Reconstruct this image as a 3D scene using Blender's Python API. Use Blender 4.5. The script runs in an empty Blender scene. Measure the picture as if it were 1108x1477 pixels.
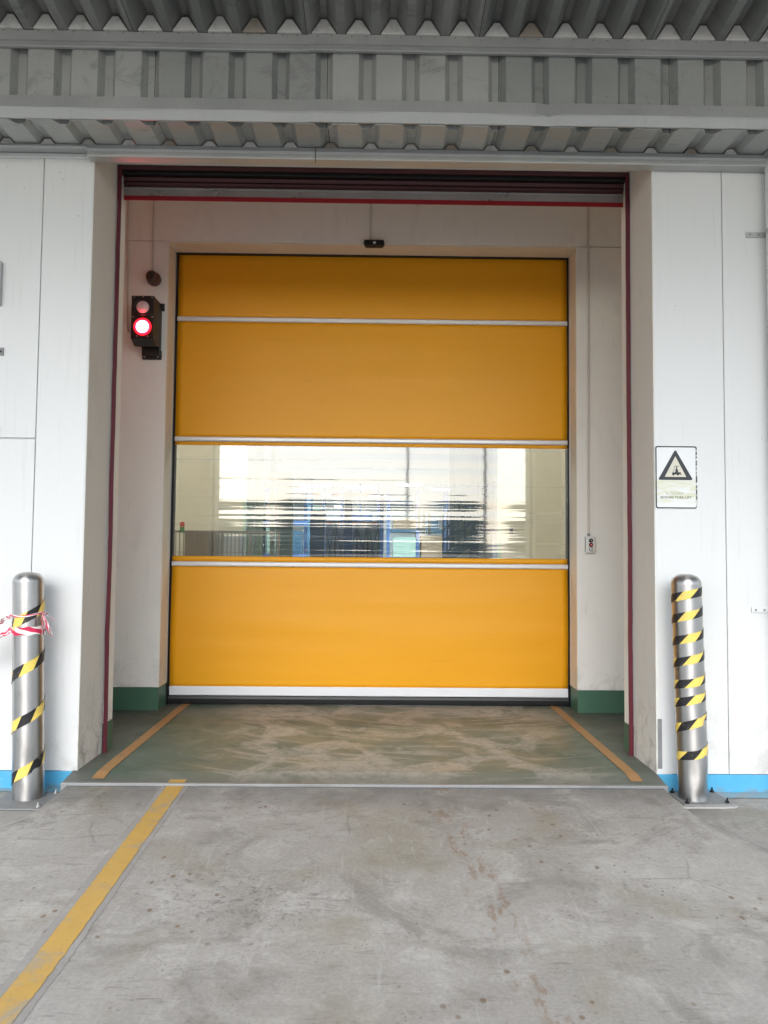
import bpy, bmesh, math, random
from math import pi, sin, cos, radians
from mathutils import Vector, Matrix, noise as mnoise
random.seed(7)
S = bpy.context.scene
COL = S.collection

# ------------------------------------------------------------------ camera
H = 1.5
YAW, PITCH, ROLL, FPX = 0.0125, 0.0505, 0.009, 1113.2
fw = Vector((sin(YAW)*cos(PITCH), cos(YAW)*cos(PITCH), sin(PITCH)))
r0 = Vector((cos(YAW), -sin(YAW), 0)); u0 = r0.cross(fw)
cr = r0*cos(ROLL) + u0*sin(ROLL); cu = -r0*sin(ROLL) + u0*cos(ROLL)
cd = bpy.data.cameras.new('camera'); cam = bpy.data.objects.new('camera', cd); COL.objects.link(cam)
cam.matrix_world = Matrix(((cr.x, cu.x, -fw.x, 0), (cr.y, cu.y, -fw.y, 0), (cr.z, cu.z, -fw.z, H), (0, 0, 0, 1)))
cd.sensor_fit = 'VERTICAL'; cd.sensor_height = 36; cd.lens = 36*FPX/1477
cd.clip_start = 0.05; cd.clip_end = 2000
S.camera = cam

# ------------------------------------------------------------------ sky, sun, exposure
EL, ROT = radians(36), radians(188)
w = bpy.data.worlds.new('World'); S.world = w; w.use_nodes = True
nt = w.node_tree; nt.nodes.clear()
sky = nt.nodes.new('ShaderNodeTexSky'); sky.sky_type = 'NISHITA'; sky.sun_disc = False
sky.sun_elevation = EL; sky.sun_rotation = ROT; sky.dust_density = 1.6; sky.ozone_density = 1.0; sky.air_density = 1.0
bg = nt.nodes.new('ShaderNodeBackground'); bg.inputs[1].default_value = 0.15
out = nt.nodes.new('ShaderNodeOutputWorld')
hs = nt.nodes.new('ShaderNodeHueSaturation'); hs.inputs['Saturation'].default_value = .55
nt.links.new(sky.outputs[0], hs.inputs['Color']); nt.links.new(hs.outputs[0], bg.inputs[0]); nt.links.new(bg.outputs[0], out.inputs[0])
sl = bpy.data.lights.new('sun', 'SUN'); sl.energy = .82; sl.angle = radians(46); sl.color = (0.955, 0.98, 1.0)
sun = bpy.data.objects.new('sun', sl); COL.objects.link(sun)
sd = Vector((sin(ROT)*cos(EL), cos(ROT)*cos(EL), sin(EL)))       # towards the sun
sun.rotation_euler = sd.to_track_quat('Z', 'Y').to_euler(); sun.location = (0, -10, 20)
S.view_settings.view_transform = 'Standard'; S.view_settings.look = 'None'
S.view_settings.gamma = 1; S.view_settings.exposure = 1.40
cy = S.cycles
cy.use_denoising = True
try: cy.denoiser = 'OPENIMAGEDENOISE'
except Exception: pass
cy.max_bounces = 14; cy.diffuse_bounces = 7; cy.glossy_bounces = 6; cy.transparent_max_bounces = 12
cy.sample_clamp_indirect = 6; cy.caustics_reflective = False; cy.caustics_refractive = False

# ------------------------------------------------------------------ node helpers
class NT:
    def __init__(s, name):
        s.m = bpy.data.materials.new(name); s.m.use_nodes = True; s.t = s.m.node_tree
        s.b = s.t.nodes['Principled BSDF']; s.o = s.t.nodes['Material Output']; s._c = None
    def n(s, typ, **k):
        x = s.t.nodes.new(typ)
        for a, b in k.items(): setattr(x, a, b)
        return x
    def put(s, sock, v):
        if isinstance(v, bpy.types.NodeSocket): s.t.links.new(v, sock)
        elif v is not None:
            if isinstance(v, tuple) and len(v) == 3 and sock.type == 'RGBA': v = v + (1,)
            sock.default_value = v
    def co(s):
        if s._c is None: s._c = s.n('ShaderNodeNewGeometry').outputs['Position']
        return s._c
    def lco(s):
        return s.n('ShaderNodeTexCoord').outputs['Object']
    def uv(s):
        return s.n('ShaderNodeTexCoord').outputs['UV']
    def mp(s, sc=(1, 1, 1), loc=(0, 0, 0), rot=(0, 0, 0), v=None):
        x = s.n('ShaderNodeMapping'); s.put(x.inputs[0], v or s.co())
        x.inputs['Scale'].default_value = sc; x.inputs['Location'].default_value = loc; x.inputs['Rotation'].default_value = rot
        return x.outputs[0]
    def noise(s, scale=1, detail=3, rough=.5, dist=0, v=None):
        x = s.n('ShaderNodeTexNoise'); s.put(x.inputs['Vector'], v or s.co())
        x.inputs['Scale'].default_value = scale; x.inputs['Detail'].default_value = detail
        x.inputs['Roughness'].default_value = rough; x.inputs['Distortion'].default_value = dist
        return x.outputs[0]
    def vor(s, scale=1, feature='F1', v=None, rnd=1):
        x = s.n('ShaderNodeTexVoronoi', feature=feature); s.put(x.inputs['Vector'], v or s.co())
        x.inputs['Scale'].default_value = scale; x.inputs['Randomness'].default_value = rnd
        return x.outputs[0]
    def ramp(s, f, stops):
        x = s.n('ShaderNodeValToRGB'); s.put(x.inputs[0], f); e = x.color_ramp.elements
        while len(e) < len(stops): e.new(.5)
        for i, (p, c) in enumerate(stops):
            e[i].position = p; e[i].color = (c, c, c, 1) if not isinstance(c, tuple) else (c + (1,) if len(c) == 3 else c)
        return x.outputs[0]
    def mix(s, f, a, b, typ='MIX'):
        x = s.n('ShaderNodeMix', data_type='RGBA', blend_type=typ)
        s.put(x.inputs[0], f); s.put(x.inputs[6], a); s.put(x.inputs[7], b); return x.outputs[2]
    def ma(s, op, a, b=None, c=None, clamp=False):
        x = s.n('ShaderNodeMath', operation=op, use_clamp=clamp)
        s.put(x.inputs[0], a)
        if b is not None: s.put(x.inputs[1], b)
        if c is not None: s.put(x.inputs[2], c)
        return x.outputs[0]
    def sep(s, v=None):
        x = s.n('ShaderNodeSeparateXYZ'); s.put(x.inputs[0], v or s.co()); return x.outputs
    def rng(s, v, a, b, c=0., d=1.):
        x = s.n('ShaderNodeMapRange', interpolation_type='SMOOTHSTEP'); s.put(x.inputs[0], v)
        for i, q in enumerate((a, b, c, d)): x.inputs[i+1].default_value = q
        return x.outputs[0]
    def bump(s, h, strength=.3, dist=.01):
        x = s.n('ShaderNodeBump'); s.put(x.inputs['Height'], h); x.inputs['Strength'].default_value = strength
        x.inputs['Distance'].default_value = dist; s.t.links.new(x.outputs[0], s.b.inputs['Normal']); return x.outputs[0]
    def base(s, col, rough=.5, metal=0., spec=.5):
        s.put(s.b.inputs['Base Color'], col); s.put(s.b.inputs['Roughness'], rough); s.put(s.b.inputs['Metallic'], metal)
        s.put(s.b.inputs['Specular IOR Level'], spec); return s

def simple(name, col, rough=.5, metal=0., var=.08, sc=8, spec=.5, bump=0.):
    t = NT(name); k = t.noise(sc, 4, .6)
    f = t.ma('MULTIPLY_ADD', k, 2*var, 1-var)
    c = t.mix(1.0, col, t.mix(1.0, (1, 1, 1), f, 'MULTIPLY'), 'MULTIPLY')
    t.base(c, t.ma('MULTIPLY_ADD', k, .15, rough-.07), metal, spec)
    if bump: t.bump(t.noise(sc*12, 2, .6), bump, .002)
    return t.m
def emit(name, col, st):
    t = NT(name); t.base((0.02, 0.02, 0.02), .4); t.put(t.b.inputs['Emission Color'], col); t.b.inputs['Emission Strength'].default_value = st
    return t.m
M = {}

# ground concrete
t = NT('apron_concrete')
big = t.noise(.9, 5, .6, .4); mid = t.noise(4, 6, .68, .6); fine = t.noise(55, 4, .7)
c = t.ramp(big, [(.3, (.27, .260, .241)), (.5, (.325, .316, .296)), (.7, (.37, .362, .344))])
c = t.mix(t.rng(mid, .45, .72, 0, .7), c, (.455, .445, .42))
c = t.mix(t.rng(t.noise(2.2, 6, .7, 1.0, t.mp((1, 1, 1), (5, 3, 0))), .49, .66, 0, .6), c, (.19, .182, .165))
c = t.mix(t.rng(t.noise(1.3, 4, .6, .6, t.mp((1, 1, 1), (9, 1, 0))), .50, .68, 0, .5), c, (.24, .22, .16))
c = t.mix(1.0, c, t.mix(t.ma('MULTIPLY_ADD', fine, 1.8, -.4, clamp=True), (.80, .80, .80), (1.14, 1.14, 1.14)), 'MULTIPLY')
# scuffs pushed sideways
sc = t.noise(3.2, 6, .75, .3, t.mp((1.2, 8, 1), (0, 0, 0), (0, 0, .25)))
c = t.mix(t.rng(sc, .565, .70, 0, .62), c, (.15, .145, .135))
sc2 = t.noise(3, 5, .7, .2, t.mp((9, .9, 1), (4, 0, 0), (0, 0, -.5)))
c = t.mix(t.rng(sc2, .57, .70, 0, .5), c, (.40, .40, .395))
# dark pits and specks
sp = t.vor(17); spm = t.rng(t.noise(1.8, 3, .6, 0, t.mp((1, 1, 1), (3, 8, 0))), .46, .62)
c = t.mix(t.ma('MULTIPLY', t.rng(sp, .16, .06, 0, .75), spm), c, (.10, .097, .088))
sp = t.vor(46); c = t.mix(t.ma('MULTIPLY', t.rng(sp, .24, .12, 0, .7), t.rng(t.noise(3.1, 4, .7), .5, .62)), c, (.13, .128, .12))
# scrape cluster left of centre
x, y, z = t.sep()
d = t.ma('ADD', t.ma('POWER', t.ma('MULTIPLY', t.ma('ADD', x, .56), 1.5), 2.), t.ma('POWER', t.ma('MULTIPLY', t.ma('SUBTRACT', y, 3.4), 2.4), 2.))
c = t.mix(t.ma('MULTIPLY', t.rng(d, .9, 0), t.rng(t.noise(22, 6, .8, .3), .52, .62, 0, .6)), c, (.09, .09, .088))
# rust coloured drips trailing to the camera on the right
ax = t.ma('SUBTRACT', x, t.ma('MULTIPLY_ADD', y, -.09, .80))
band = t.rng(t.ma('ABSOLUTE', t.ma('ADD', ax, t.ma('MULTIPLY_ADD', t.noise(3, 3), .3, -.15))), .13, .01)
dr = t.rng(t.noise(9, 5, .7, .2, t.mp((1.9, .6, 1), (2, 2, 0), (0, 0, .1))), .52, .62)
c = t.mix(t.ma('MULTIPLY', band, t.ma('MULTIPLY', dr, .55)), c, (.19, .115, .06))
sc3 = t.noise(2.4, 7, .8, 1.2, t.mp((1, 2.2, 1), (12, 4, 0), (0, 0, -.3)))
c = t.mix(t.rng(sc3, .58, .66, 0, .45), c, (.17, .165, .15))
sc4 = t.noise(30, 3, .6, 0, t.mp((1, .12, 1), (0, 0, 0), (0, 0, .7)))
c = t.mix(t.ma('MULTIPLY', t.rng(sc4, .64, .74, 0, .3), t.rng(t.noise(2, 3), .5, .6)), c, (.5, .49, .47))
d2 = t.vor(9, v=t.mp((1.3, 1, 1), (1, 5, 0))); m2 = t.rng(t.noise(1.2, 2, .5, 0, t.mp((1, 1, 1), (7, 2, 0))), .5, .62)
c = t.mix(t.ma('MULTIPLY', t.rng(d2, .17, .09, 0, .75), m2), c, (.15, .10, .06))
# hairline cracks
cr_ = t.vor(.55, 'DISTANCE_TO_EDGE', t.mix(.12, t.mp(), t.n('ShaderNodeTexNoise').outputs[1]))
c = t.mix(t.ma('MULTIPLY', t.rng(cr_, .004, .0005, 0, .3), t.rng(t.noise(1.5, 4, .6), .52, .6)), c, (.09, .09, .085))
# damp darker strip along the foot of the threshold
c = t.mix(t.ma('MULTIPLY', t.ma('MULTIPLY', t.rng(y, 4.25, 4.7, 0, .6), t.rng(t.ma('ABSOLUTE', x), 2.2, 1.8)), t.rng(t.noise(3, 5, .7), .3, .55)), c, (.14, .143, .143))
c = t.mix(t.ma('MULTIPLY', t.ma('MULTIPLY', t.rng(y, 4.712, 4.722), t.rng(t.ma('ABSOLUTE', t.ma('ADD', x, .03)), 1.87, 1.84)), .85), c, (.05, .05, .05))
t.base(c, t.rng(mid, .3, .7, .55, .8), 0, .4)
t.bump(t.ma('ADD', t.ma('MULTIPLY', fine, .6), t.ma('MULTIPLY', mid, 1.)), .35, .006)
M['concrete'] = t.m

# green vestibule floor, worn
t = NT('worn_green_floor')
x, y, z = t.sep()
n1 = t.noise(1.5, 4, .55, 1.4, t.mp((1.1, 1.0, 1), (2.2, 0, 0)))
n2 = t.noise(1.1, 4, .6, .8, t.mp((1, 1.4, 1), (7, 2, 0)))
c = t.ramp(t.noise(3, 5, .6), [(.3, (.062, .098, .074)), (.7, (.105, .142, .115))])
cx = t.rng(t.ma('ABSOLUTE', t.ma('SUBTRACT', x, .15)), 1.75, .9)
olive = t.ma('MULTIPLY', cx, t.rng(n2, .28, .52))
c = t.mix(t.ma('MULTIPLY', olive, .75), c, (.165, .175, .135))
worn = t.ma('MULTIPLY', t.rng(t.ma('ADD', n1, t.ma('MULTIPLY', cx, .12)), .56, .66), cx)
# tyre-swept arcs
q = t.n('ShaderNodeVectorMath', operation='LENGTH'); t.put(q.inputs[0], t.mp((1, 1.15, 0), (-.6, -8.6, 0)))
arc = t.noise(7, 3, .6, 0, t.n('ShaderNodeCombineXYZ').outputs[0])
w_ = t.n('ShaderNodeCombineXYZ'); t.put(w_.inputs[0], t.ma('MULTIPLY', q.outputs['Value'], 3.5)); t.put(w_.inputs[1], t.ma('MULTIPLY', x, .5))
arc = t.noise(2.2, 5, .7, .5, w_.outputs[0])
worn = t.ma('MAXIMUM', worn, t.ma('MULTIPLY', t.rng(arc, .51, .60), t.ma('MULTIPLY', cx, .85)))
c = t.mix(t.ma('MULTIPLY', worn, t.rng(t.noise(13, 6, .8, .5), .30, .60, .12, .80)), c, (.37, .345, .31))
c = t.mix(t.rng(t.noise(5, 6, .75, 1, t.mp((1, 1.3, 1))), .58, .72, 0, .45), c, (.07, .078, .066))
side = t.rng(t.ma('ABSOLUTE', t.ma('ADD', x, .02)), 1.66, 1.80)
c = t.mix(t.ma('MULTIPLY', side, t.rng(t.noise(4, 5, .7), .3, .6, .1, .8)), c, (.10, .105, .10))
c = t.mix(t.ma('MULTIPLY', t.rng(t.noise(70, 3, .6), .62, .7), .5), c, (.3, .29, .25))
front = t.rng(y, 4.92, 4.80)
c = t.mix(t.ma('MULTIPLY', front, .55), c, (.13, .135, .12))
t.base(c, t.rng(t.noise(2.5, 4, .6), .3, .7, .38, .62), 0, .35)
t.bump(t.ma('ADD', t.noise(40, 3), t.ma('MULTIPLY', worn, -.6)), .15, .004)
M['greenfloor'] = t.m

def paint_worn(name, col, under, sc=6, thr=(.62, .70), amt=.9, rough=.6):
    t = NT(name)
    c = t.mix(t.noise(14, 4, .7), tuple(v*.86 for v in col), tuple(min(1, v*1.1) for v in col))
    c = t.mix(t.rng(t.noise(sc, 6, .75, .4), thr[0], thr[1], 0, amt), c, under)
    c = t.mix(t.rng(t.vor(38), .2, .1, 0, .45), c, tuple(v*.55 for v in col))
    t.base(c, rough); t.bump(t.noise(60, 3), .15, .002)
    return t.m
M['yellowline'] = paint_worn('worn_yellow_floor_paint', (.50, .32, .085), (.30, .285, .24), 5, (.50, .66), .75)
def ragged(m, xc, hw, amp):
    t_ = m.node_tree; t = NT.__new__(NT); t.m = m; t.t = t_; t.b = t_.nodes['Principled BSDF']; t._c = None
    d = t.ma('ABSOLUTE', t.ma('SUBTRACT', t.sep()[0], xc)); d = t.ma('ADD', d, t.ma('MULTIPLY_ADD', t.noise(26, 4, .7), amp, -amp/2))
    t.put(t.b.inputs['Alpha'], t.rng(d, hw, hw-.003))
ragged(M['yellowline'], -1.1775, .053, .016)
M['orangeline'] = paint_worn('worn_orange_floor_paint', (.36, .205, .085), (.17, .16, .12), 6, (.54, .68), .75)
M['lineborder'] = paint_worn('bare_concrete_band', (.285, .28, .265), (.33, .325, .31), 4, (.45, .65), .8, .75)
ragged(M['lineborder'], -1.18, .084, .03)
M['bluefloor'] = paint_worn('faded_blue_floor_paint', (.22, .42, .50), (.33, .34, .34), 5, (.42, .6), .9, .6)

# white metal wall panels
t = NT('white_wall_panel')
x, y, z = t.sep()
c = t.mix(t.noise(.8, 4, .5), (.66, .675, .68), (.72, .735, .735))
st = t.noise(6, 4, .6, 0, t.mp((7, 7, .35)))
c = t.mix(t.rng(st, .56, .78, 0, .28), c, (.52, .52, .49))
c = t.mix(t.rng(t.vor(5.1), .035, .022, 0, .55), c, (.30, .30, .29))
c = t.mix(t.ma('MULTIPLY', t.rng(z, .7, .1), t.rng(t.noise(5, 6, .75), .45, .68, 0, .5)), c, (.42, .41, .37))
t.base(c, .42, 0, .45); t.bump(t.noise(3, 2), .05, .01)
M['panel'] = t.m

def plaster(name, a, b, grime=.5):
    t = NT(name); x, y, z = t.sep()
    c = t.mix(t.noise(1.6, 5, .6, .3), a, b)
    c = t.mix(t.rng(t.noise(3, 5, .65, .6, t.mp((1.5, 1.5, .6))), .5, .75, 0, .3), c, tuple(v*.78 for v in a))
    g = t.ma('MULTIPLY', t.rng(z, .75, .1), t.rng(t.noise(7, 6, .75, .8), .46, .68, 0, grime))
    c = t.mix(g, c, (.22, .21, .185))
    c = t.mix(t.rng(t.noise(5, 5, .7, 0, t.mp((6, 6, .7), (3, 3, 0))), .62, .72, 0, .3), c, (.42, .39, .34))
    c = t.mix(t.rng(t.vor(7.3), .03, .018, 0, .5), c, (.25, .23, .2))
    t.base(c, .75, 0, .3); t.bump(t.ma('ADD', t.noise(9, 4, .6), t.ma('MULTIPLY', t.noise(80, 2), .3)), .22, .008)
    return t.m
M['jamb'] = plaster('grey_cream_plaster', (.66, .655, .625), (.73, .725, .69), .65)
M['inner'] = plaster('cream_plaster', (.82, .81, .775), (.86, .85, .82), .35)
M['reveal'] = plaster('yellowed_plaster', (.74, .68, .58), (.78, .73, .64), .5)
M['beige'] = plaster('beige_indoor_wall', (.62, .60, .50), (.66, .64, .55), .2)
M['greenskirt'] = simple('dark_green_skirting_paint', (.060, .145, .095), .45, 0, .18, 5, .5, .2)
t = NT('bright_blue_skirting_paint'); x, y, z = t.sep()
c = t.mix(t.noise(4, 5, .6), (.06, .34, .60), (.10, .43, .68))
c = t.mix(t.ma('MULTIPLY', t.rng(z, .05, .005), t.rng(t.noise(9, 5, .7), .4, .6, 0, .8)), c, (.20, .24, .25))
c = t.mix(t.rng(t.noise(14, 6, .75, .5, t.mp((1, 1, 2))), .60, .68, 0, .7), c, (.42, .46, .47))
t.base(c, .5); t.bump(t.noise(30, 3), .1, .004); M['blueskirt'] = t.m

def galv(name, col, rough=.5, metal=.35, var=.12, lap=0.):
    t = NT(name)
    a = t.noise(2.5, 5, .6, .3); s2 = t.vor(60)
    c = t.mix(a, tuple(v*(1-var) for v in col), tuple(v*(1+var) for v in col))
    c = t.mix(t.ma('MULTIPLY', s2, .12), c, tuple(v*1.3 for v in col))
    c = t.mix(t.rng(t.noise(6, 5, .7, 0, t.mp((8, 2, 1.2))), .58, .75, 0, .4), c, tuple(v*.62 for v in col))
    c = t.mix(t.rng(t.vor(11), .05, .03, 0, .6), c, (.12, .08, .05))
    if lap:
        q = t.ma('DIVIDE', t.ma('ADD', t.sep()[0], 20.11), lap)
        wn = t.n('ShaderNodeTexWhiteNoise', noise_dimensions='1D'); t.put(wn.inputs['W'], t.ma('FLOOR', q))
        c = t.mix(1.0, c, t.mix(wn.outputs[0], (.84, .85, .84), (1.12, 1.11, 1.09)), 'MULTIPLY')
        c = t.mix(t.ma('LESS_THAN', t.ma('FRACT', q), .004/lap), c, (.03, .03, .03))
        c = t.mix(t.ma('MULTIPLY', t.rng(t.noise(3, 6, .75, .8, t.mp((1, 3, 1.5))), .54, .68, 0, .55), 1.), c, tuple(v*.55 for v in col))
    t.base(c, t.rng(a, .3, .7, rough-.1, rough+.1), metal, .5); t.bump(t.noise(20, 3), .06, .004)
    return t.m
PTL = .2071*5
M['roof'] = galv('weathered_roof_sheet', (.235, .245, .24), .55, .3, .12, PTL)
M['fascia'] = galv('grey_green_sheet', (.40, .418, .415), .5, .25, .1, .2605*4)
M['flash'] = galv('galvanised_flashing', (.44, .455, .455), .42, .35, .16)
M['steel'] = galv('galvanised_steel', (.55, .56, .56), .38, .7)
M['darksteel'] = galv('tarnished_steel_bar', (.42, .41, .42), .33, .75, .35)
t = NT('foam_closure'); rn = t.n('ShaderNodeObjectInfo').outputs['Random']
c = t.mix(t.rng(rn, .78, .82), (.66, .66, .64), (.36, .32, .27)); c = t.mix(t.rng(t.noise(9, 5, .7), .5, .7, 0, .5), c, (.36, .35, .32))
t.base(c, .9); t.bump(t.noise(90, 2), .5, .004); M['foam'] = t.m

# stainless bollard steel: brushed
t = NT('brushed_stainless')
br = t.noise(4, 4, .6, 0, t.mp((1.5, 1.5, 160), v=t.lco())); sm = t.noise(5, 5, .7, .4, v=t.lco())
c = t.mix(sm, (.43, .42, .405), (.55, .54, .53)); t.base(c, t.rng(sm, .3, .7, .27, .36), 1.0)
tg = t.n('ShaderNodeTangent', direction_type='RADIAL', axis='Z'); t.t.links.new(tg.outputs[0], t.b.inputs['Tangent'])
t.b.inputs['Anisotropic'].default_value = .9; t.b.inputs['Anisotropic Rotation'].default_value = .25
t.bump(t.ma('ADD', br, t.ma('MULTIPLY', t.noise(4, 2, v=t.lco()), .8)), .06, .003); M['stainless'] = t.m

def stripes(name, a, b, freq, skew, rough=.4, duty=.5):
    t = NT(name); u, v, _ = t.sep(t.uv())
    f = t.ma('FRACT', t.ma('ADD', t.ma('MULTIPLY', u, freq), t.ma('MULTIPLY', v, skew)))
    e = t.ma('GREATER_THAN', f, duty)
    c = t.mix(e, a, b); c = t.mix(t.rng(t.noise(25, 5, .7), .56, .7, 0, .35), c, (.3, .27, .2))
    t.base(c, rough); return t.m
M['hazard'] = stripes('black_yellow_tape', (.80, .60, .13), (.012, .012, .014), 1/.19, -.36, .38, .5)
M['barrier'] = stripes('red_white_tape', (.82, .80, .80), (.62, .02, .09), 1/.17, .9, .3)

# orange-yellow PVC curtain
t = NT('yellow_pvc_curtain')
hz = t.noise(2, 4, .6, .2, t.mp((.35, 1, 9))); big = t.noise(.7, 3, .5)
c = t.mix(big, (.82, .355, .006), (.87, .405, .010))
c = t.mix(t.rng(t.noise(4, 5, .7, 0, t.mp((.6, 1, 5))), .55, .8, 0, .22), c, (.60, .25, .02))
t.base(c, .46, 0, .4); t.bump(t.ma('ADD', hz, t.ma('MULTIPLY', t.noise(5, 3, .6), .4)), .09, .014); M['pvc'] = t.m
M['alu'] = simple('white_aluminium', (.74, .75, .77), .35, .2, .05, 3)
M['whiteband'] = simple('white_band_rubber', (.78, .80, .83), .4, 0, .06, 4)
M['blackrub'] = simple('black_rubber', (.007, .008, .010), .45, 0, .3, 6)
M['black'] = simple('black_painted_metal', (.009, .010, .011), .42, 0, .3, 9)
M['darkred'] = simple('dark_red_rail_paint', (.105, .008, .020), .5, 0, .3, 4)
M['maroon'] = simple('maroon_shutter_slats', (.085, .026, .030), .45, .1, .3, 3)
M['red'] = simple('red_shutter_seal', (.30, .008, .018), .45, 0, .15, 5)
M['white'] = simple('white_plastic', (.72, .73, .72), .4, 0, .08, 12)
M['brown'] = simple('brown_siren_plastic', (.085, .032, .026), .5, 0, .35, 20)
M['conduit'] = simple('painted_conduit', (.62, .57, .53), .5, 0, .08, 6)
M['lensoff'] = simple('pale_frosted_lens', (.72, .58, .60), .25, 0, .1, 20)
M['lenson'] = emit('lit_red_lens', (1.0, .035, .07), 26.)
M['lenshalo'] = emit('red_halo_rim', (1.0, .004, .012), 1.5)  # rim given a glow to stand in for the lamp's red halo
M['signblack'] = simple('sign_black_ink', (.022, .027, .035), .5, 0, .3, 20)
t = NT('faded_sign_face'); x, y, z = t.sep()
c = t.mix(t.noise(20, 4, .6), (.70, .73, .75), (.78, .79, .79))
yl = t.ma('MULTIPLY', t.rng(z, 2.00, 1.95), t.rng(z, 1.81, 1.85)); yl = t.ma('MULTIPLY', yl, t.rng(t.noise(14, 4, .6, 0, t.mp((.6, 1, 2.5))), .35, .6))
c = t.mix(t.ma('MULTIPLY', yl, .8), c, (.60, .62, .42)); t.base(c, .35); M['signface'] = t.m
M['signyellow'] = simple('faded_cream_sign_paint', (.64, .62, .52), .5, 0, .1, 30)
M['inkfade'] = simple('faded_ink', (.40, .41, .33), .6, 0, .2, 40)
M['grout'] = simple('rough_grout', (.40, .40, .385), .9, 0, .25, 14, .3, .8)
M['plate'] = simple('dull_plate_steel', (.23, .235, .235), .62, .15, .3, 10)
M['threshold'] = galv('worn_steel_angle', (.27, .275, .275), .55, .35, .6)
M['greypatch'] = simple('scuffed_grey_metal', (.24, .25, .255), .6, .1, .3, 14)
M['bluesteel'] = simple('blue_painted_steel', (.05, .14, .36), .45, 0, .12, 5)
M['darkblue'] = simple('slate_blue_steel', (.035, .115, .19), .45, 0, .15, 5)
M['mint'] = simple('pale_mint_panel', (.42, .58, .48), .5, 0, .1, 3)
M['redbeam'] = simple('red_rack_beam', (.50, .06, .04), .5, 0, .1, 5)
M['cage'] = simple('dull_grey_mesh_steel', (.20, .19, .175), .5, .4, .15, 8)
M['wrapgoods'] = simple('wrapped_goods', (.40, .42, .44), .35, 0, .35, 6)
M['carton'] = simple('brown_cartons', (.36, .25, .15), .8, 0, .25, 5)
M['white_indoor'] = simple('white_indoor_cladding', (.74, .76, .76), .6, 0, .05, 2)
M['indoorfloor'] = simple('indoor_grey_floor', (.20, .21, .20), .3, 0, .2, 2)
M['tube'] = emit('lit_tube', (.80, .92, 1.0), 85.)
M['lobby_fill'] = emit('lobby_fill_glow', (1.0, .96, .86), 13.)  # glow of the unseen lights added in the lobby
M['greenlamp'] = simple('green_lens', (.02, .25, .08), .3)
M['redlamp'] = simple('red_lens', (.5, .02, .02), .3)

# clear PVC window: thin sheet, glossy on both faces, rippled in rows
t = NT('clear_pvc_window'); t.t.nodes.remove(t.b)
tr = t.n('ShaderNodeBsdfTransparent'); tr.inputs[0].default_value = (.90, .94, .91, 1)
gl = t.n('ShaderNodeBsdfGlossy'); gl.inputs['Roughness'].default_value = .035; gl.inputs[0].default_value = (1, 1, 1, 1)
h1 = t.noise(1, 2, .5, .03, t.mp((.075, 1, 11))); h2 = t.noise(1, 2, .5, .1, t.mp((.28, 1, 30), (3, 0, 0)))
bp = t.n('ShaderNodeBump'); bp.inputs['Strength'].default_value = 1.0; bp.inputs['Distance'].default_value = .0032
t.put(bp.inputs['Height'], t.ma('ADD', h1, t.ma('MULTIPLY', h2, .13))); t.t.links.new(bp.outputs[0], gl.inputs['Normal'])
lw = t.n('ShaderNodeFresnel'); lw.inputs[0].default_value = 1.52
mx = t.n('ShaderNodeMixShader'); t.put(mx.inputs[0], t.ma('MULTIPLY', lw.outputs[0], 3.9, clamp=True))
t.t.links.new(tr.outputs[0], mx.inputs[1]); t.t.links.new(gl.outputs[0], mx.inputs[2])
df = t.n('ShaderNodeBsdfDiffuse'); df.inputs[0].default_value = (.75, .76, .74, 1)
mx2 = t.n('ShaderNodeMixShader'); t.put(mx2.inputs[0], t.rng(t.noise(1, 5, .7, .3, t.mp((.25, 1, 34), (1, 0, 4))), .56, .70, .02, .34))
t.t.links.new(mx.outputs[0], mx2.inputs[1]); t.t.links.new(df.outputs[0], mx2.inputs[2]); t.t.links.new(mx2.outputs[0], t.o.inputs[0])
M['clearpvc'] = t.m

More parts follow.
